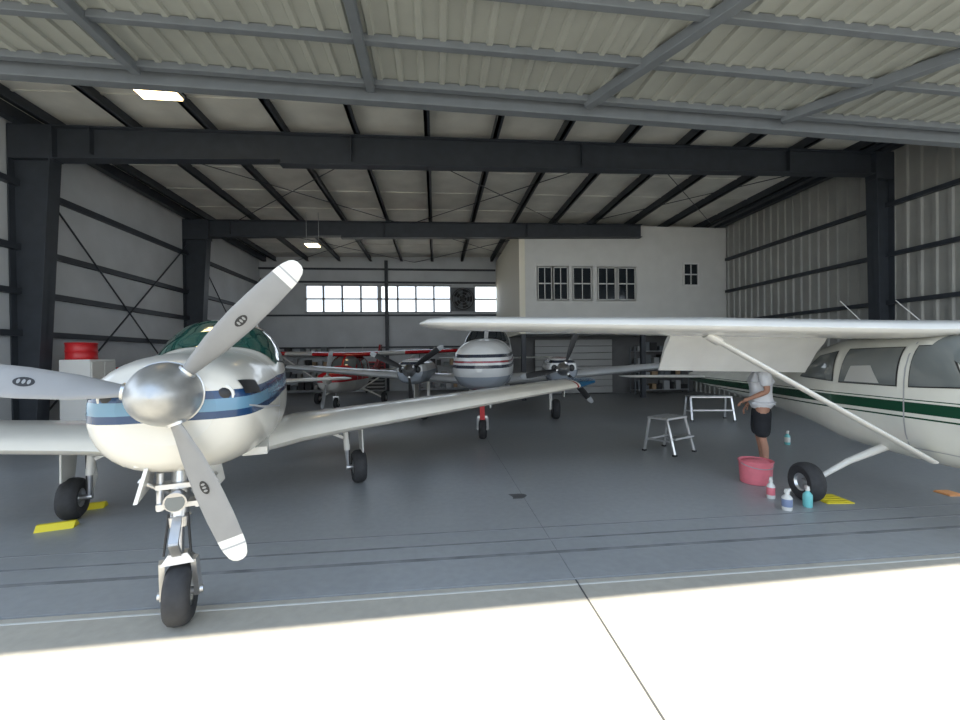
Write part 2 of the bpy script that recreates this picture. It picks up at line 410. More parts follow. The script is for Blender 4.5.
mx0 = 3.24
mb = MB()
wins = [(3.85, 4.4), (4.46, 5.02), (5.22, 5.95), (6.2, 6.9), (7.0, 7.7)]; a0, a1 = 3.78, 5.02
mb.box((mx0, Y2, 2.5), (XR, Y2+.15, a0), 'plaster'); mb.box((mx0, Y2, a1), (XR, Y2+.15, 6.62), 'plaster')
xs = [mx0]+[v for w_ in wins for v in w_]+[XR]
for i in range(0, len(xs), 2): mb.box((xs[i], Y2, a0), (xs[i+1], Y2+.15, a1), 'plaster')
mb.box((mx0-.1, Y2-.03, 2.5), (mx0+.12, Y2+.1, 6.4), 'cream')
mb.obj('wall_mezzanine')
mb = MB(); mb.box((mx0-.1, Y2+.1, 2.5), (mx0, YB, 6.55), 'cream'); mb.box((mx0, Y2+.15, 2.5), (XR, YB, 2.6), 'gray'); mb.obj('wall_office')
for w_ in wins+[(9.65, 10.25)]:
    b0, b1 = (a0, a1) if w_[0] < 9 else (4.35, 5.2)
    mb = MB(); yy = Y2+.02 if w_[0] < 9 else Y2-.03
    mb.box((w_[0], yy+.02, b0), (w_[1], yy+.03, b1), 'glassdk')
    for x in (w_[0], w_[1], (w_[0]+w_[1])/2): t = .03 if x != (w_[0]+w_[1])/2 else .012; mb.box((x-t, yy-.02, b0), (x+t, yy+.025, b1), 'wfr')
    for z, t in ((b0, .03), (b1, .03), ((b0+b1)/2, .02)): mb.box((w_[0]-.03, yy-.02, z-t), (w_[1]+.03, yy+.025, z+t), 'wfr')
    mb.obj('window_%d' % wn); wn += 1
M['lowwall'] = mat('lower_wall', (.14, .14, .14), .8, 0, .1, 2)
M['slat'] = mat('door_slat', (.36, .36, .35), .6)
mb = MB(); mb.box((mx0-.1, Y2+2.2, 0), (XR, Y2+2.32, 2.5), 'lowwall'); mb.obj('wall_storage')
mb = MB()
for i in range(8): mb.box((4.2, Y2+2.0, .05+i*.29), (7.6, Y2+2.07, .32+i*.29), 'slat')
mb.obj('door_1', bevel=.01)
mb = MB()
for x in (mx0+.05, 8.0): mb.box((x-.08, Y2, 0), (x+.08, Y2+.16, 2.5), 'steel_dark')
mb.obj('trim_4')

e = empty('hangar_door', (px, YD, zd)); e.rotation_euler = (0, TILT, 0)
def D(p): return (p[0]-px, p[1]-YD, p[2]-zd)
class DB(MB):
    def box(s, a, b, m): MB.box(s, D(a), D(b), m)
mb = DB()
mb.box((XL-.1, YD-.02, zd-.2), (XR+.15, YD+.14, zd), 'steel_gray')
mb.obj('header_tube', e, bevel=.01)
mb = DB()
for yy in (6.3, 5.45, 4.6, 3.75, 2.9, 2.05, 1.2): mb.box((XL, yy-.05, zd-.10), (XR, yy+.05, zd), 'steel_gray')
for x in (-7.4, -4.1, -.9): mb.box((x-.06, 1.0, zd-.16), (x+.06, 6.35, zd-.04), 'steel_gray')
mb.beam(D((2.4, 6.35, zd-.1)), D((4.9, 1.2, zd-.1)), .14, .14, 'steel_gray'); mb.beam(D((5.7, 6.35, zd-.1)), D((9.2, 1.2, zd-.1)), .14, .14, 'steel_gray')
mb.box((XR-.12, 1.0, zd-.16), (XR, 6.35, zd-.04), 'steel_gray')
mb.obj('door_tubing', e, bevel=.008)
yl, yr_ = .25, 1.05  # unseen outer door edge, extended and slanted to shape the shadow line on the floor
mb = DB(); ribbed(mb, D((XL, 1.06, zd+.01)), (1,0,0), (0,1,0), XR-XL, 5.39, 'doorskin', .3, .04, (0,0,-1))
mb.hexa([D(p) for p in ((XL, yl, zd+.03), (XR, yr_, zd+.03), (XR, 6.45, zd+.03), (XL, 6.45, zd+.03), (XL, yl, zd+.07), (XR, yr_, zd+.07), (XR, 6.45, zd+.07), (XL, 6.45, zd+.07))], 'doorskin'); mb.obj('door_skin', e)

def clight(p, L=.6, hang=.4):
    e = empty('ceiling_light', p); mb = MB()
    mb.box((-L/2, -.2, 0), (L/2, .2, .06), 'gray'); mb.box((-L/2+.02, -.18, -.03), (L/2-.02, .18, .0), 'lamp')
    mb.cyl((-.2,0,.06), (-.2,0,hang), .008, 'gray'); mb.cyl((.2,0,.06), (.2,0,hang), .008, 'gray'); mb.obj('lamp_housing', e)
clight(tuple(W(-5.35, 7.05, 6.15)), .66, .52); clight(tuple(W(-5.6, 14.2, 5.5)), .45, 1.1)

e = empty('industrial_fan', (1.4, YB-.25, 4.6)); mb = MB()
mb.rev((0,0,0), (0,1,0), [(.5,-.12), (.56,-.12), (.56,.2), (.5,.2), (.5,-.12)], 'black')
mb.box((-.6,.16,-.6), (.6,.2,.6), 'steel_gray')
for k in range(5):
    a = 2*pi*k/5; d = Vector((cos(a),0,sin(a))); t = Vector((-sin(a),0,cos(a)))
    mb.grid([[d*.1-t*.06+Vector((0,.03,0)), d*.1+t*.06-Vector((0,.03,0))], [d*.46-t*.14+Vector((0,.05,0)), d*.46+t*.14-Vector((0,.05,0))]], 'black')
mb.cyl((0,-.1,0), (0,.16,0), .1, 'black')
for r in (.2,.35,.5): mb.rev((0,-.12,0), (0,1,0), [(r-.008,0), (r,-.008), (r+.008,0), (r,.008), (r-.008,0)], 'gray', 32)
mb.obj('fan_body', e)

# ------------------------------------------------------------ LOW WING AIRPLANE
def place(name, xc, zc, hx, hz, sc=1):
    o = W(xc, zc); h = W(xc+hx, zc+hz)-o
    return empty(name, o, math.atan2(h.y, h.x), sc)
CW = (.68, .655, .59)
navy = (.012, .045, .12); mid = (.12, .25, .36)
M['bz'] = band_mat('paint_white_blue', CW, [(1.475, 1.525, navy), (1.40, 1.475, mid), (1.355, 1.40, navy)], slope=-.02)
M['bzw'] = band_mat('wing_paint_blue_tip', CW, [(4.62, 9, (.015, .09, .19)), (4.56, 4.59, (.35, .03, .03))], axis='Y', absval=True)
e = place('low_wing_airplane', -2.97, 5.01, .41, -.912)
F = Fus([(2.84,.24,1.16,1.38,1.56,2.1),(2.80,.34,1.06,1.37,1.62,2.2),(2.68,.42,.98,1.35,1.66,2.3),(2.45,.47,.92,1.32,1.69,2.4),(2.1,.51,.87,1.3,1.71,2.5),(1.6,.55,.81,1.27,1.73,2.5),
 (1.25,.57,.77,1.25,1.76,2.5),(.95,.59,.75,1.25,1.93,2.4),(.6,.6,.74,1.25,2.07,2.4),(0,.6,.74,1.25,2.12,2.4),(-.8,.57,.78,1.25,2.08,2.4),(-1.8,.45,.88,1.25,1.86,2.3),(-3,.28,1.0,1.25,1.62,2.2),(-4.2,.14,1.1,1.25,1.45,2.1),(-4.75,.05,1.18,1.28,1.38,2)])
mb = MB(); F.build(mb, 'bz', 70); mb.obj('fuselage', e, True)
mb = MB()
for s_ in (1, -1):
    a_in, a_out = pi/2-s_*.03, pi/2-s_*1.02
    F.angwin(mb, [(1.22, a_in), (1.10, a_out), (.62, a_out), (.68, a_in)], 'canopy')
    for q in ([(1.02,1.64),(.42,1.62),(.42,1.97),(.68,1.95)], [(.34,1.62),(-.45,1.62),(-.45,1.96),(.34,1.97)], [(-.53,1.62),(-1.25,1.64),(-1.1,1.86),(-.53,1.95)]):
        F.sidewin(mb, q, s_, 'canopy', .009); F.gasket(mb, q, s_, 'black', .005, .014)
mb.obj('windows', e, True)
mb = MB()
for s_ in (1, -1):
    for xa in (.38, -.49): F.sidewin(mb, [(xa+.03,1.6),(xa-.03,1.6),(xa-.03,2.0),(xa+.03,2.0)], s_, 'alu', .012)
    c = Vector((2.795, s_*.235, 1.44))
    mb.ell(c, (.035,.085,.062), 'black')
    ring = []
    for k in range(24):
        q = 2*pi*k/24; ring.append([c+Vector((.012*cos(w_), (.088+.012*sin(w_))*cos(q), (.066+.012*sin(w_))*sin(q))) for w_ in [2*pi*j/8 for j in range(8)]])
    ring.append(ring[0]); mb.grid(ring, 'white', True)
    F.angwin(mb, [(2.74, pi/2-s_*1.02), (2.50, pi/2-s_*1.10), (2.50, pi/2-s_*1.36), (2.74, pi/2-s_*1.34)], 'black', .006)
    F.angwin(mb, [(2.72, pi/2-s_*1.55), (1.55, pi/2-s_*1.6), (1.55, pi/2-s_*1.62), (2.72, pi/2-s_*1.57)], 'gray', .003)
    F.angwin(mb, [(1.56, pi/2-s_*.1), (1.55, pi/2-s_*.1), (1.55, pi/2-s_*3.0), (1.56, pi/2-s_*3.0)], 'gray', .003, 30)
    c = F.pt(1.75, pi/2-s_*2.45, .0)
    mb.hexa([c+Vector(p) for p in ((.2,-.09,-.03),(.2,.09,-.03),(-.15,.09,-.07),(-.15,-.09,-.07),(.2,-.09,.03),(.2,.09,.03),(-.15,.09,.05),(-.15,-.09,.05))], 'white')
mb.box((2.66, -.19, 1.03), (2.735, .01, 1.17), 'white')
for k in range(5):
    z = 1.05+k*.022
    mb.box((2.735, -.18, z), (2.742, 0, z+.012), 'black')
mb.obj('cowl_details', e, True)
mb = MB()
mb.rev((2.84,0,1.46), (1,0,0), [(0,0),(.175,0),(.183,.012),(.18,.07),(.158,.17),(.125,.25),(.082,.305),(.04,.335),(0,.345)], 'spinner', 36)
mb.rev((2.842,0,1.46), (1,0,0), [(.182,.0),(.188,.004),(.188,.016),(.182,.02)], 'alu', 36)
propeller(mb, (2.93,0,1.46), 1.06, (48,-70,171), 1.05)
mb.obj('propeller', e, True)
mb = MB()
for s_ in (1,-1):
    wing(mb, [(1.35,2.5,s_*.3,.80,.7),(1.0,2.1,s_*.75,.83,.85),(.9,1.95,s_*1.2,.87,.85),(.65,1.2,s_*4.7,1.20,.75),(.58,1.08,s_*4.95,1.235,.7),(.40,.75,s_*5.1,1.26,.45)], 'bzw')
mb.obj('wings', e, True)
mb = MB()
for s_ in (1,-1):
    wing(mb, [(-3.65,1.1,0,1.18,.6),(-3.95,.8,s_*1.75,1.20,.55),(-4.1,.55,s_*1.9,1.20,.3)], 'white')
wing(mb, [(-3.2,1.5,0,1.45,.35),(-3.7,1.1,0,1.8,.5),(-4.25,.62,0,2.6,.5)], 'bz', True)
mb.obj('tail', e, True)
mb = MB()
for s_ in (1,-1):
    y = s_*1.46
    mb.wheel((0,y,.215), .215, .17)
    mb.cyl((.02,y-s_*.17,.95), (.02,y-s_*.15,.45), .04, 'white'); mb.cyl((.02,y-s_*.15,.5), (.0,y-s_*.13,.2), .026, 'chrome')
    mb.cyl((0,y-s_*.16,.215), (0,y+s_*.02,.215), .03, 'alu')
    mb.beam((-.04,y-s_*.15,.6), (-.13,y-s_*.14,.42), .05,.02, 'white'); mb.beam((-.13,y-s_*.14,.42), (-.03,y-s_*.13,.24), .05,.02, 'white')
    mb.beam((.04,y-s_*.2,.62), (.04,y-s_*.62,.82), .035,.035, 'white')
    mb.hexa([(.16,y+s_*.03,.42),(-.14,y+s_*.03,.42),(-.14,y+s_*.045,.42),(.16,y+s_*.045,.42),(.2,y+s_*.01,.82),(-.2,y+s_*.01,.82),(-.2,y+s_*.025,.82),(.2,y+s_*.025,.82)], 'white')
    mb.cyl((.05,y-s_*.13,.7),(.02,y-s_*.12,.25),.008,'black',seg=6)
mb.obj('main_gear', e, True)
mb = MB(); nx = 2.62
mb.wheel((nx-.02,0,.19), .19, .14)
for s_ in (1,-1):
    mb.beam((nx-.02,s_*.095,.17), (nx+.03,s_*.085,.42), .03,.05, 'alu')
    mb.hexa([(nx-.26,s_*.2,.82),(nx+.14,s_*.17,.82),(nx+.14,s_*.19,.82),(nx-.26,s_*.22,.82),(nx-.28,s_*.16,1.02),(nx+.12,s_*.12,1.02),(nx+.12,s_*.14,1.02),(nx-.28,s_*.18,1.02)], 'white')
mb.hexa([(nx-.03,-.09,.4),(nx+.06,-.09,.4),(nx+.06,.09,.4),(nx-.03,.09,.4),(nx-.02,-.05,.46),(nx+.05,-.05,.46),(nx+.05,.05,.46),(nx-.02,.05,.46)],'alu')
mb.cyl((nx-.02,-.12,.19),(nx-.02,.12,.19),.025,'alu')
mb.cyl((nx+.03,0,.43),(nx-.02,0,.72),.03,'chrome'); mb.cyl((nx-.02,0,.64),(nx-.1,0,1.08),.05,'alu')
mb.cyl((nx-.02,0,.62),(nx-.02,0,.68),.065,'alu')
mb.beam((nx+.06,0,.46),(nx+.15,0,.56),.05,.02,'alu'); mb.beam((nx+.15,0,.56),(nx+.03,0,.68),.05,.02,'alu')
mb.cyl((nx-.1,.06,.8),(nx-.02,.2,.92),.015,'alu'); mb.cyl((nx-.1,-.06,.8),(nx-.02,-.2,.92),.015,'alu')
for z in (.74,.86): mb.box((nx-.08,-.11,z),(nx+.03,.11,z+.03),'alu')
for s_ in (1,-1): mb.cyl((nx-.02,s_*.1,.72),(nx-.04,s_*.1,.95),.02,'alu')
mb.cyl((nx+.02,0,.80),(nx+.09,0,.79),.055,'chrome',.062); mb.cyl((nx+.09,0,.79),(nx+.095,0,.79),.052,'cglass')
mb.beam((nx-.1,0,.75),(nx-.55,0,.95),.03,.03,'alu')
for s_ in (1,-1): mb.cyl((nx+.01,s_*.05,.7),(nx+.05,s_*.07,.46),.007,'black',seg=6)
mb.obj('nose_gear', e, True)

# ------------------------------------------------------------ HIGH WING AIRPLANE
def highwing(xc, zc, hx, hz, sc, fus_m, wing_m, flap=True):
    e = place('high_wing_airplane', xc, zc, hx, hz, sc)
    F = Fus([(2.45,.22,.86,1.05,1.2,2.2),(2.38,.36,.72,1.03,1.27,2.4),(2.1,.44,.6,1.0,1.32,2.6),(1.3,.5,.52,1.0,1.38,3),(1.05,.53,.5,1.05,1.42,3),(.72,.54,.49,1.1,1.74,3.0),(.45,.545,.49,1.12,1.84,3.2),(-.5,.54,.53,1.12,1.84,3.2),
      (-.95,.49,.62,1.1,1.76,3),(-1.45,.42,.70,1.1,1.48,2.6),(-2.5,.3,.82,1.1,1.36,2.4),(-4.2,.13,.98,1.14,1.28,2.2),(-5.1,.05,1.06,1.15,1.24,2)])
    mb = MB(); F.build(mb, fus_m, 70); mb.obj('fuselage', e, True)
    mb = MB()
    for s_ in (1,-1):
        F.angwin(mb, [(1.02, pi/2-s_*.02),(.98, pi/2-s_*.93),(.52, pi/2-s_*.83),(.56, pi/2-s_*.02)], 'cglass', .008)
        for q in ([(.9,1.32),(.42,1.30),(.42,1.70),(.66,1.70)], [(.28,1.30),(-.42,1.30),(-.36,1.68),(.28,1.69)], [(-.52,1.31),(-1.15,1.34),(-.82,1.60),(-.52,1.66)]):
            F.sidewin(mb, q, s_, 'cglass', .01); F.gasket(mb, q, s_, 'black', .006, .012)
        # vinyl seat backs / headliner pressed close behind the glass
        F.sidewin(mb, [(.10,1.31),(-.34,1.31),(-.27,1.49),(-.02,1.50)], s_, 'seat', .012)
    mb.obj('windows', e, True)
    mb = MB()
    for s_ in (1,-1):
        for (xa, xb, za, zb) in ((.37,.355,.68,1.75),(.95,.935,.75,1.28)): F.sidewin(mb, [(xa,za),(xb,za),(xb,zb),(xa,zb)], s_, 'gray', .004)
        F.sidewin(mb, [(.95,.68),(.36,.68),(.36,.67),(.95,.67)], s_, 'gray', .004)
        mb.cyl((-.2,s_*.35,1.9),(-.62,s_*.35,2.30),.006,'white',.004,8)
    mb.obj('door_trim', e, True)
    mb = MB()
    for s_ in (1,-1):
        wing(mb, [(.70,1.6,s_*0,1.86,.72),(.68,1.6,s_*.6,1.865,.75),(.68,1.6,s_*2.6,1.92,.75),(.60,1.15,s_*5.2,1.99,.72),(.52,.95,s_*5.42,2.0,.6),(.35,.6,s_*5.52,2.0,.3)], wing_m)
        if flap:
            rows = []
            for y in (.62, 2.55):
                dz = (y-.6)*.027
                prof = [(-.50,1.83),(-.56,1.845),(-.66,1.76),(-.86,1.40),(-.855,1.395),(-.64,1.68),(-.54,1.77)]
                rows.append([Vector((a, s_*y, b+dz)) for a, b in prof])
            mb.grid(rows, wing_m, True, True)
    mb.obj('wings', e, True)
    mb = MB()
    for s_ in (1,-1):
        a = Vector((.28, s_*2.5, 1.84)); b = Vector((.62, s_*.52, .58)); d = (b-a).normalized(); up = Vector((1,0,0))
        u = (up-d*up.dot(d)).normalized(); n = d.cross(u)
        rows = [[p+u*.055*cos(q)+n*.022*sin(q) for q in [2*pi*k/14 for k in range(14)]] for p in (a, b)]
        mb.grid(rows, 'white', True, True)
        rows = [[p+u*.09*cos(q)+n*.04*sin(q) for q in [2*pi*k/14 for k in range(14)]] for p in (a-d*.03, a+d*.12)]
        mb.grid(rows, 'white', True, True)
        pts = [Vector((0,s_*.38,.6)), Vector((0,s_*.8,.44)), Vector((0,s_*1.15,.25))]
        mb.cyl(pts[0], pts[1], .045, 'white', .034); mb.cyl(pts[1], pts[2], .034, 'white', .026)
        mb.cyl(pts[2], (0,s_*1.3,.22), .035, 'alu')
        mb.wheel((0,s_*1.27,.215), .215, .17)
    mb.wheel((1.62,0,.19), .19, .14); mb.cyl((1.62,-.1,.19),(1.62,.1,.19),.025,'alu')
    for s_ in (1,-1): mb.beam((1.62,s_*.09,.18),(1.66,s_*.085,.42),.03,.04,'alu')
    mb.box((1.6,-.1,.4),(1.7,.1,.44),'alu'); mb.cyl((1.65,0,.43),(1.72,0,.8),.035,'chrome')
    mb.obj('gear_and_struts', e, True)
    mb = MB()
    for s_ in (1,-1): wing(mb, [(-4.2,.95,0,1.17,.45),(-4.35,.72,s_*1.6,1.18,.45),(-4.5,.5,s_*1.72,1.18,.3)], 'white')
    wing(mb, [(-3.2,1.8,0,1.25,.2),(-4.0,1.1,0,1.6,.4),(-4.6,.65,0,2.4,.45)], wing_m, True)
    mb.obj('tail', e, True)
    mb = MB(); mb.rev((2.46,0,1.05),(1,0,0),[(0,0),(.15,0),(.15,.05),(.12,.15),(.06,.23),(0,.26)],'white',28)
    propeller(mb, (2.52,0,1.05), .95, (80,260), .9, logo=False, tip='gray'); mb.obj('propeller', e, True)
    return e
green = (.008, .055, .028)
M['cs'] = band_mat('paint_white_green', (.70,.70,.64), [(1.03,1.14,green),(.975,.992,green),(1.16,1.17,green)])
M['cw'] = band_mat('wing_white', (.72,.72,.70), [], axis='Y')
highwing(4.9, 4.68, 0, -1, 1, 'cs', 'cw')
redc = (.5,.012,.018)
M['rs'] = band_mat('paint_white_red', (.6,.59,.56), [(.95,1.9,redc)])
M['rw'] = band_mat('wing_red_white', (.5,.012,.018), [(1.2,2.2,(.6,.59,.56))], axis='Y', absval=True)
highwing(-4.75, 15.4, .0, -1, .96, 'rs', 'rw', False)

# ------------------------------------------------------------ TWIN
e = place('twin_engine_airplane', .04, 8.45, -.07, -1)
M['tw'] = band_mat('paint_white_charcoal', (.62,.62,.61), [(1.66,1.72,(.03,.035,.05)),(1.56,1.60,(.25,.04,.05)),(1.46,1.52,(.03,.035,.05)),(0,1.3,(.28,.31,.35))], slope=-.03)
M['tww'] = band_mat('twin_wing', (.5,.51,.52), [(5.3,9,(.03,.04,.06))], axis='Y', absval=True)
F = Fus([(.82,.08,1.38,1.48,1.58,2),(.78,.22,1.24,1.48,1.70,2.1),(.62,.42,1.08,1.48,1.86,2.2),(.3,.55,1.0,1.46,1.97,2.3),(-.2,.60,.95,1.44,2.02,2.4),(-1.0,.63,.9,1.42,2.05,2.5),(-1.5,.64,.88,1.42,2.08,2.5),(-2.1,.65,.87,1.42,2.42,2.5),(-2.7,.65,.86,1.42,2.5,2.5),(-4.2,.58,.9,1.42,2.42,2.4),(-6,.36,1.1,1.45,2.0,2.3),(-8,.12,1.4,1.55,1.75,2.1),(-8.5,.05,1.48,1.56,1.65,2)])
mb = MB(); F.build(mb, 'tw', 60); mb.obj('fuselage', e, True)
mb = MB()
for s_ in (1,-1):
    F.angwin(mb, [(-1.5, pi/2-s_*.04),(-1.6, pi/2-s_*1.0),(-2.1, pi/2-s_*1.0),(-2.05, pi/2-s_*.04)], 'glassdk')
    for xa in (-2.0,-2.8,-3.6,-4.4): F.sidewin(mb, [(xa,1.8),(xa-.6,1.8),(xa-.6,2.15),(xa,2.15)], s_, 'glassdk')
mb.obj('windows', e, True)
mb = MB()
for s_ in (1,-1):
    wing(mb, [(-1.7,2.4,s_*.4,1.05,.75),(-1.85,2.0,s_*1.2,1.1,.8),(-1.9,1.8,s_*2.3,1.18,.8),(-2.2,1.05,s_*5.6,1.46,.75),(-2.4,.7,s_*5.8,1.48,.4)], 'tww')
mb.obj('wings', e, True)
for s_ in (1,-1):
    N = Fus([(-1.12,.2,1.2,1.36,1.5,2.2),(-1.16,.3,1.1,1.35,1.57,2.3),(-1.35,.36,1.03,1.34,1.62,2.5),(-2.2,.38,1.0,1.33,1.64,2.6),(-3.2,.3,1.03,1.28,1.5,2.4),(-4.3,.08,1.15,1.22,1.3,2)])
    mb = MB(); N.build(mb, 'tw', 24, 28)
    for v in mb.v: v.y += s_*1.75
    for k in (1,-1):
        mb.ell((-1.13, s_*1.75+k*.19, 1.38), (.04,.07,.08), 'black')
    mb.rev((-1.1,s_*1.75,1.36),(1,0,0),[(0,0),(.15,0),(.14,.1),(.08,.22),(0,.28)],'chrome',24)
    propeller(mb, (-1.03,s_*1.75,1.36), .98, (70,190,310) if s_ > 0 else (35,155,275), .85, logo=False, blade='black', tip='gray')
    mb.wheel((-2.7,s_*1.75,.26), .26, .2)
    mb.cyl((-2.7,s_*1.6,.26),(-2.7,s_*1.8,.26),.03,'alu'); mb.cyl((-2.7,s_*1.62,.26),(-2.7,s_*1.62,1.05),.045,'white')
    mb.beam((-2.78,s_*1.62,.75),(-2.9,s_*1.62,.5),.05,.03,'alu'); mb.beam((-2.9,s_*1.62,.5),(-2.74,s_*1.62,.3),.05,.03,'alu')
    mb.box((-2.95,s_*1.94,.6),(-2.45,s_*1.96,1.05),'white')
    mb.obj('engine_nacelle', e, True)
mb = MB()
mb.wheel((0,0,.2),.2,.15); mb.cyl((0,-.11,.2),(0,.11,.2),.025,'alu')
for s_ in (1,-1): mb.beam((0,s_*.1,.2),(.03,s_*.09,.45),.03,.05,'alu')
mb.box((-.03,-.1,.43),(.08,.1,.48),'alu'); mb.cyl((.03,0,.45),(-.05,0,1.05),.04,'chrome'); mb.cyl((0,0,.7),(-.05,0,1.08),.055,'white')
for s_ in (1,-1): mb.hexa([(-.3,s_*.16,.66),(.3,s_*.16,.66),(.3,s_*.18,.66),(-.3,s_*.18,.66),(-.3,s_*.12,1.06),(.3,s_*.12,1.06),(.3,s_*.14,1.06),(-.3,s_*.14,1.06)], 'white' if s_>0 else 'red')
mb.box((.09,-.05,.40),(.11,.05,.72),'red')
mb.obj('nose_gear', e, True)
mb = MB()
for s_ in (1,-1): wing(mb, [(-7.4,1.1,0,1.6,.5),(-7.8,.7,s_*2.2,1.62,.5)], 'white')
wing(mb, [(-6.2,2.3,0,1.7,.2),(-7.2,1.3,0,2.2,.4),(-7.9,.8,0,3.2,.45)], 'white', True)
mb.obj('tail', e, True)

# ------------------------------------------------------------ STEP STOOLS
def stool(xc, zc, rz, w=.6, h=.58, d=.34):
    e = empty('step_stool', W(xc, zc), rz); mb = MB()
    mb.box((-w/2,-d/2,h-.035),(w/2,d/2,h),'alu')
    for k in range(5): mb.box((-w/2+.02,-d/2+.03+k*(d-.06)/4-.008,h),(w/2-.02,-d/2+.03+k*(d-.06)/4+.008,h+.006),'gray')
    mb.box((-w/2+.02,-d/2-.13,h*.48-.03),(w/2-.02,-d/2+.02,h*.48),'alu')
    for s_ in (1,-1):
        x = s_*(w/2-.02)
        mb.beam((x,-d/2+.03,h-.02),(x+s_*.02,-d/2-.12,.0),.045,.03,'alu'); mb.beam((x,d/2-.03,h-.02),(x+s_*.02,d/2+.06,.0),.045,.03,'alu')
        mb.beam((x,d/2+.02,.22),(x,-d/2-.06,.22),.02,.03,'alu')
        mb.box((x+s_*.02-.03,-d/2-.15,0),(x+s_*.02+.03,-d/2-.09,.03),'black'); mb.box((x+s_*.02-.03,d/2+.03,0),(x+s_*.02+.03,d/2+.09,.03),'black')
    mb.beam((-w/2,d/2+.03,.2),(w/2,d/2+.03,.2),.02,.03,'alu')
    mb.obj('frame', e, bevel=.004)
stool(3.2, 7.2, radians(28), .58, .6, .38); stool(5.75, 10.6, radians(-12), 1.0, .6, .35)

e = empty('bucket', W(3.52, 5.38)); mb = MB()
mb.rev((0,0,0),(0,0,1),[(0,0),(.165,0),(.175,.01),(.19,.27),(.2,.275),(.2,.29),(.185,.29),(.18,.28),(.165,.03),(0,.03)],'pink',32)
prev = None
for k in range(13):
    a = pi*k/12; p = Vector((.2*cos(a), -.2*sin(a)*.95, .26-.05*sin(a)))
    if prev: mb.cyl(prev, p, .005, 'gray', seg=6)
    prev = p
mb.ell((0,0,.26),(.16,.16,.045),'pink'); mb.obj('bucket_body', e, True)
def bottle(xc, zc, h, r, body, label, spray=True):
    e = empty('spray_bottle', W(xc, zc), random.uniform(0, 3)); mb = MB(); b = h*.62
    mb.rev((0,0,0),(0,0,1),[(0,0),(r*.9,0),(r,.01),(r,b*.25)],body,20); mb.rev((0,0,0),(0,0,1),[(r,b*.25),(r*1.01,b*.26),(r*1.01,b*.75),(r,b*.76)],label,20)
    mb.rev((0,0,0),(0,0,1),[(r,b*.76),(r,b*.85),(r*.6,b),(r*.38,b*1.08),(r*.38,b*1.15)],body,20)
    mb.cyl((0,0,b*1.13),(0,0,b*1.25),r*.5,'white')
    if spray:
        mb.box((-r*.35,-r*.3,b*1.24),(r*.9,r*.3,b*1.42),'white'); mb.beam((r*.5,0,b*1.28),(r*.75,0,b*1.02),.012,.01,'red'); mb.cyl((r*.9,0,b*1.34),(r*1.1,0,b*1.34),.008,'red')
    mb.obj('bottle_body', e, True)
bottle(3.3, 4.78, .27, .042, 'white', 'pink'); bottle(3.22, 4.42, .25, .05, 'white', 'bluegray'); bottle(3.50, 4.50, .25, .045, 'teal', 'teal'); bottle(5.55, 7.6, .28, .045, 'teal', 'white')
def chock(xc, zc, rz, m, L=.4, name='wheel_chock'):
    e = empty(name, W(xc, zc), rz); mb = MB()
    mb.hexa([(-L/2,-.07,0),(L/2,-.07,0),(L/2,.07,0),(-L/2,.07,0),(-L/2,-.02,.06),(L/2,-.02,.06),(L/2,.02,.06),(-L/2,.02,.06)], m)
    mb.obj('wedge', e, bevel=.005)
chock(-4.22, 4.16, radians(18), 'yellow', .3); chock(-4.42, 4.72, radians(18), 'yellow', .3)
def pad(xc, zc, w_, d_, m):
    e = empty('floor_mat', W(xc, zc), radians(-6)); mb = MB(); mb.box((-w_/2,-d_/2,0),(w_/2,d_/2,.012),m)
    for k in range(4): mb.box((-w_/2+.02,-d_/2+.02+k*d_/4,.012),(w_/2-.02,-d_/2+.05+k*d_/4,.018),m)
    mb.obj('mat_sheet', e, bevel=.004)
pad(3.92, 4.72, .3, .3, 'yellow'); pad(5.42, 4.85, .2, .18, 'orange')

# ------------------------------------------------------------ left storage
def P(x, y): return Vector((x, y, 0))
e = empty('storage_cabinet', P(-7.5, 9.95)); mb = MB()
mb.box((-.3,-.35,.05),(.3,.35,1.7),'wfr')
for s_ in (-1,1): mb.box((.3,.01 if s_>0 else -.33,.1),(.32,.33 if s_>0 else -.01,1.65),'white'); mb.box((.32,s_*.05-.01,.75),(.34,s_*.05+.01,.95),'gray')
mb.box((-.28,-.37,0),(.31,.37,.05),'gray'); mb.obj('cabinet_body', e, bevel=.01)
e = empty('red_drum', P(-7.55, 9.85)+Vector((0,0,1.7))); mb = MB()
mb.rev((0,0,0),(0,0,1),[(0,0),(.26,0),(.27,.02),(.26,.04),(.26,.15),(.27,.17),(.26,.19),(.26,.32),(.275,.34),(.26,.36),(0,.36)],'red',28); mb.obj('drum_body', e, True)
def toolchest(x, y, rz=0):
    e = empty('tool_chest', P(x, y), rz); mb = MB()
    mb.box((-.25,-.5,.1),(.25,.5,1.0),'gray'); mb.box((-.2,-.45,1.0),(.2,.45,1.5),'red')
    for k in range(5): mb.box((.25,-.46,.14+k*.17),(.265,.46,.28+k*.17),'black'); mb.box((.265,-.4,.25+k*.17),(.28,.4,.265+k*.17),'chrome')
    for k in range(3): mb.box((.2,-.42,1.03+k*.14),(.215,.42,1.15+k*.14),'black')
    for a in (-.2,.2):
        for b in (-.42,.42): mb.cyl((a-.02,b,.05),(a+.02,b,.05),.05,'black')
    mb.obj('chest_body', e, bevel=.008)
toolchest(XL+.6, 12.0); toolchest(-2.9, YB-.75, radians(-90))
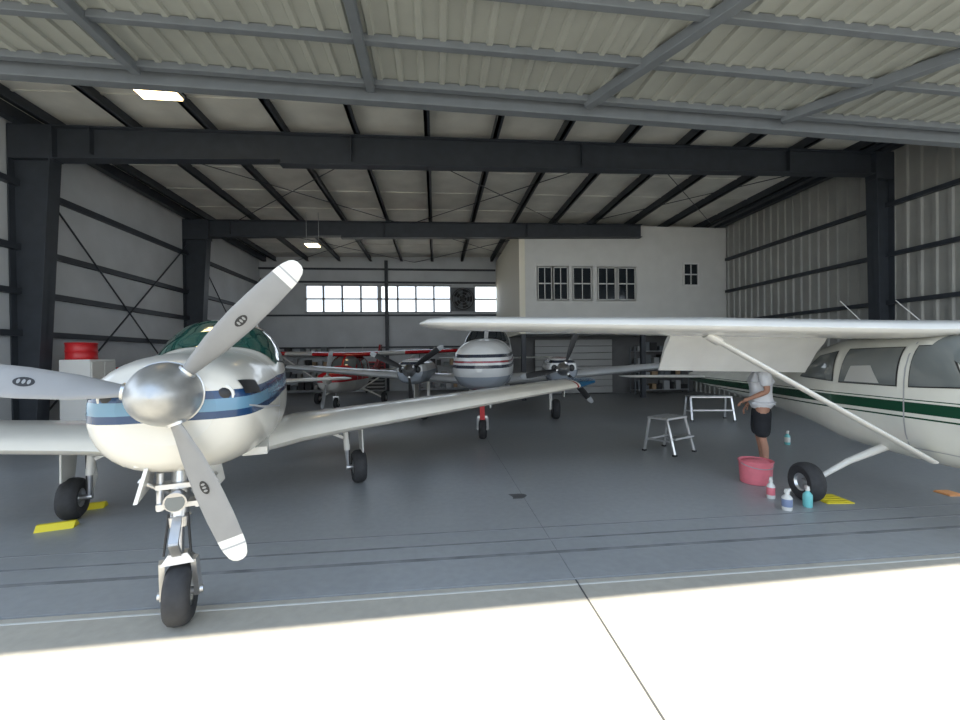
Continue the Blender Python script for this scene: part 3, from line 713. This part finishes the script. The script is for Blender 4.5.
def shelf(x, y, rz, L=2.0, n=4):
    e = empty('storage_shelf', P(x, y), rz); mb = MB()
    for a in (-L/2, L/2):
        for b in (-.22,.22): mb.box((a-.02,b-.02,0),(a+.02,b+.02,2.0),'steel_gray')
    for k in range(n):
        z = .15+k*.55; mb.box((-L/2,-.24,z),(L/2,.24,z+.03),'gray')
        xx = -L/2+.15
        while xx < L/2-.25:
            w_ = random.uniform(.14,.3); h_ = random.uniform(.15,.4)
            mb.box((xx,-.18,z+.03),(xx+w_,.18,z+.03+h_), random.choice(['wood','gray','black','gray','steel_gray','slat'])); xx += w_+random.uniform(.03,.15)
    mb.obj('shelf_body', e, bevel=.006)
shelf(-6.2, YB-.55, 0, 2.2); shelf(.4, YB-.55, 0, 2.4); shelf(9.6, Y2+1.75, 0, 2.4)

# ------------------------------------------------------------ PERSON
def skinned(name, verts, edges, radii, m, parent, root=0, sub=2):
    me = bpy.data.meshes.new(name); me.from_pydata([tuple(v) for v in verts], edges, []); me.materials.append(M[m])
    o = bpy.data.objects.new(name, me); col.objects.link(o); o.parent = parent
    md = o.modifiers.new('skin', 'SKIN'); md.use_smooth_shade = True
    sv = me.skin_vertices[0].data
    for i, r in enumerate(radii):
        r = r if isinstance(r, tuple) else (r, r); sv[i].radius = r; sv[i].use_root = (i == root)
    sb = o.modifiers.new('sub', 'SUBSURF'); sb.levels = sub; sb.render_levels = sub
    return o
pe = empty('standing_person', W(4.0, 5.98), radians(-120))
V = [(0,0,.95),(0,0,1.08),(0,-.01,1.25),(0,0,1.38),(0,.01,1.47),(0,-.005,1.54),(0,-.01,1.60)]
R = [(.15,.11),(.13,.10),(.15,.11),(.13,.09),(.065,.06),(.055,.055),(.06,.065)]
E = [(0,1),(1,2),(2,3),(3,4),(4,5),(5,6)]
arms = {1: [(.185,0,1.41),(.25,.03,1.13),(.22,-.19,1.02)], -1: [(-.185,0,1.41),(-.25,.04,1.12),(-.24,-.12,.91)]}
hands = []
for s_ in (1,-1):
    b = len(V); A = arms[s_]
    V += [(s_*.1,0,1.42), A[0], tuple((Vector(A[0])+Vector(A[1]))/2), A[1], tuple((Vector(A[1])*.6+Vector(A[2])*.4)), A[2]]
    R += [.065,.06,.048,.04,.038,.026]; E += [(3,b),(b,b+1),(b+1,b+2),(b+2,b+3),(b+3,b+4),(b+4,b+5)]
    d = (Vector(A[2])-Vector(A[1])).normalized(); palm = Vector(A[2])+d*.06
    V.append(tuple(palm)); R.append((.034,.022)); E.append((b+5,b+6)); hands.append((s_, Vector(A[2]), d))
for s_ in (1,-1):
    b = len(V)
    V += [(s_*.09,0,.88),(s_*.1,-.01,.7),(s_*.105,-.02,.5),(s_*.105,.02,.33),(s_*.105,.03,.1),(s_*.11,-.03,.05),(s_*.12,-.13,.04)]
    R += [.095,.08,.056,.055,.036,.04,(.042,.03)]; E += [(0,b)]+[(b+k,b+k+1) for k in range(6)]
skinned('body', V, E, R, 'skin', pe)
for s_, w_, d in hands:
    side = Vector((0,-1,0)) if abs(d.y) < .6 else Vector((-s_,0,0)); side = (side-d*side.dot(d)).normalized(); nrm = d.cross(side)
    if nrm.dot(Vector((-s_,0,-.3))) < 0: nrm = -nrm
    for k, L in enumerate((.068,.078,.074,.058)):
        base = w_+d*.085+side*(.03-.02*k)
        p1 = base+d*L*.5+nrm*.008; p2 = base+d*L*.8+nrm*.028; p3 = base+d*L+nrm*.045
        skinned('finger_%d' % (k+1), [base-d*.03, base, p1, p2, p3], [(0,1),(1,2),(2,3),(3,4)], [.010,.0095,.009,.0085,.0075], 'skin', pe, 0, 1)
    t0 = w_+d*.025+side*.02; t1 = t0+side*.03+d*.02+nrm*.01; t2 = t1+d*.03+nrm*.015; t3 = t2+d*.02+nrm*.01
    skinned('thumb', [t0,t1,t2,t3], [(0,1),(1,2),(2,3)], [.013,.012,.0105,.009], 'skin', pe, 0, 1)
V = [(0,0,.84),(0,0,.98),(0,0,1.1),(0,-.01,1.25),(0,0,1.39),(0,.01,1.455)]
R = [(.20,.16),(.19,.15),(.18,.14),(.185,.145),(.16,.12),(.085,.075)]
E = [(0,1),(1,2),(2,3),(3,4),(4,5)]
for s_ in (1,-1):
    b = len(V); A = arms[s_]; q = Vector(A[0])*.2+Vector(A[1])*.8
    V += [(s_*.11,0,1.42), A[0], tuple((Vector(A[0])+Vector(A[1]))/2), tuple(q)]; R += [.088,.088,.08,.078]; E += [(4,b),(b,b+1),(b+1,b+2),(b+2,b+3)]
skinned('t_shirt', V, E, R, 'shirt', pe, 2)
V = [(0,0,.98),(0,0,.9)]; R = [(.165,.13),(.18,.14)]; E = [(0,1)]
for s_ in (1,-1):
    b = len(V); V += [(s_*.09,0,.82),(s_*.105,-.01,.66),(s_*.115,-.015,.45)]; R += [.12,.115,.115]; E += [(1,b),(b,b+1),(b+1,b+2)]
skinned('shorts', V, E, R, 'shorts', pe, 0)
for s_ in (1,-1):
    skinned('shoe', [(s_*.105,.045,.06),(s_*.11,-.03,.055),(s_*.115,-.1,.045),(s_*.12,-.16,.04)], [(0,1),(1,2),(2,3)], [(.045,.05),(.048,.045),(.05,.036),(.04,.03)], 'shoe', pe)
mb = MB()
rows = []
for (z, rx, ry, oy) in ((1.55,.03,.035,-.03),(1.565,.045,.06,-.03),(1.59,.058,.078,-.02),(1.63,.068,.09,-.01),(1.67,.075,.096,-.003),(1.71,.077,.098,.0),(1.745,.072,.09,.003),(1.775,.056,.07,.005),(1.792,.03,.04,.006),(1.797,.002,.002,.006)):
    rows.append([Vector((rx*cos(2*pi*k/24), oy+ry*sin(2*pi*k/24), z)) for k in range(24)])
mb.grid(rows, 'skin', True, True)
mb.ell((0,-.108,1.655),(.013,.02,.022),'skin'); mb.ell((0,-.112,1.645),(.018,.014,.01),'skin')
for s_ in (1,-1):
    mb.ell((s_*.03,-.085,1.685),(.014,.012,.009),'white'); mb.ell((s_*.03,-.096,1.685),(.006,.004,.006),'black'); mb.ell((s_*.03,-.09,1.705),(.018,.008,.004),'hair')
    mb.ell((s_*.078,.008,1.67),(.01,.02,.03),'skin')
mb.ell((0,-.096,1.612),(.024,.01,.006),'red'); mb.obj('head', pe, True)
mb = MB(); rows = []
for (z, rx, ry, oy) in ((1.64,.072,.08,.03),(1.69,.084,.095,.018),(1.73,.085,.10,.01),(1.765,.073,.09,.008),(1.795,.045,.055,.008),(1.81,.002,.002,.008)):
    rows.append([Vector((rx*cos(2*pi*k/24), oy+ry*sin(2*pi*k/24), z)) for k in range(24)])
mb.grid(rows, 'hair', True); mb.obj('hair', pe, True)

# ------------------------------------------------------------ LIGHT
sun = bpy.data.lights.new('sun', 'SUN'); sun.energy = 6.8; sun.angle = radians(.6); sun.color = (1, .95, .84)
so = bpy.data.objects.new('sun', sun); col.objects.link(so)
d = Vector((.03, .37, -1)).normalized(); so.rotation_euler = d.to_track_quat('-Z', 'Y').to_euler()
w = bpy.data.worlds.new('world'); scn.world = w; w.use_nodes = True; nt = w.node_tree
bg = nt.nodes['Background']; tc = nt.nodes.new('ShaderNodeTexCoord'); sp = nt.nodes.new('ShaderNodeSeparateXYZ'); cr = nt.nodes.new('ShaderNodeValToRGB')
nt.links.new(tc.outputs['Generated'], sp.inputs[0]); nt.links.new(sp.outputs['Z'], cr.inputs[0]); nt.links.new(cr.outputs[0], bg.inputs[0])
cr.color_ramp.elements[0].color = (.86,.94,1,1); cr.color_ramp.elements[1].color = (.38,.58,.92,1); bg.inputs[1].default_value = 1.6

# ------------------------------------------------------------ CAMERA
cam = bpy.data.cameras.new('camera'); co = bpy.data.objects.new('camera', cam); col.objects.link(co)
cam.sensor_width = 36; cam.lens = 36*420/960; cam.clip_start = .05
co.matrix_world = Matrix.Translation((0,0,1.65)) @ Matrix.Rotation(-PSI, 4, 'Z') @ Matrix.Rotation(radians(90-.4), 4, 'X') @ Matrix.Rotation(radians(-.7), 4, 'Z')
scn.camera = co
scn.view_settings.view_transform = 'Standard'
scn.view_settings.exposure = .62
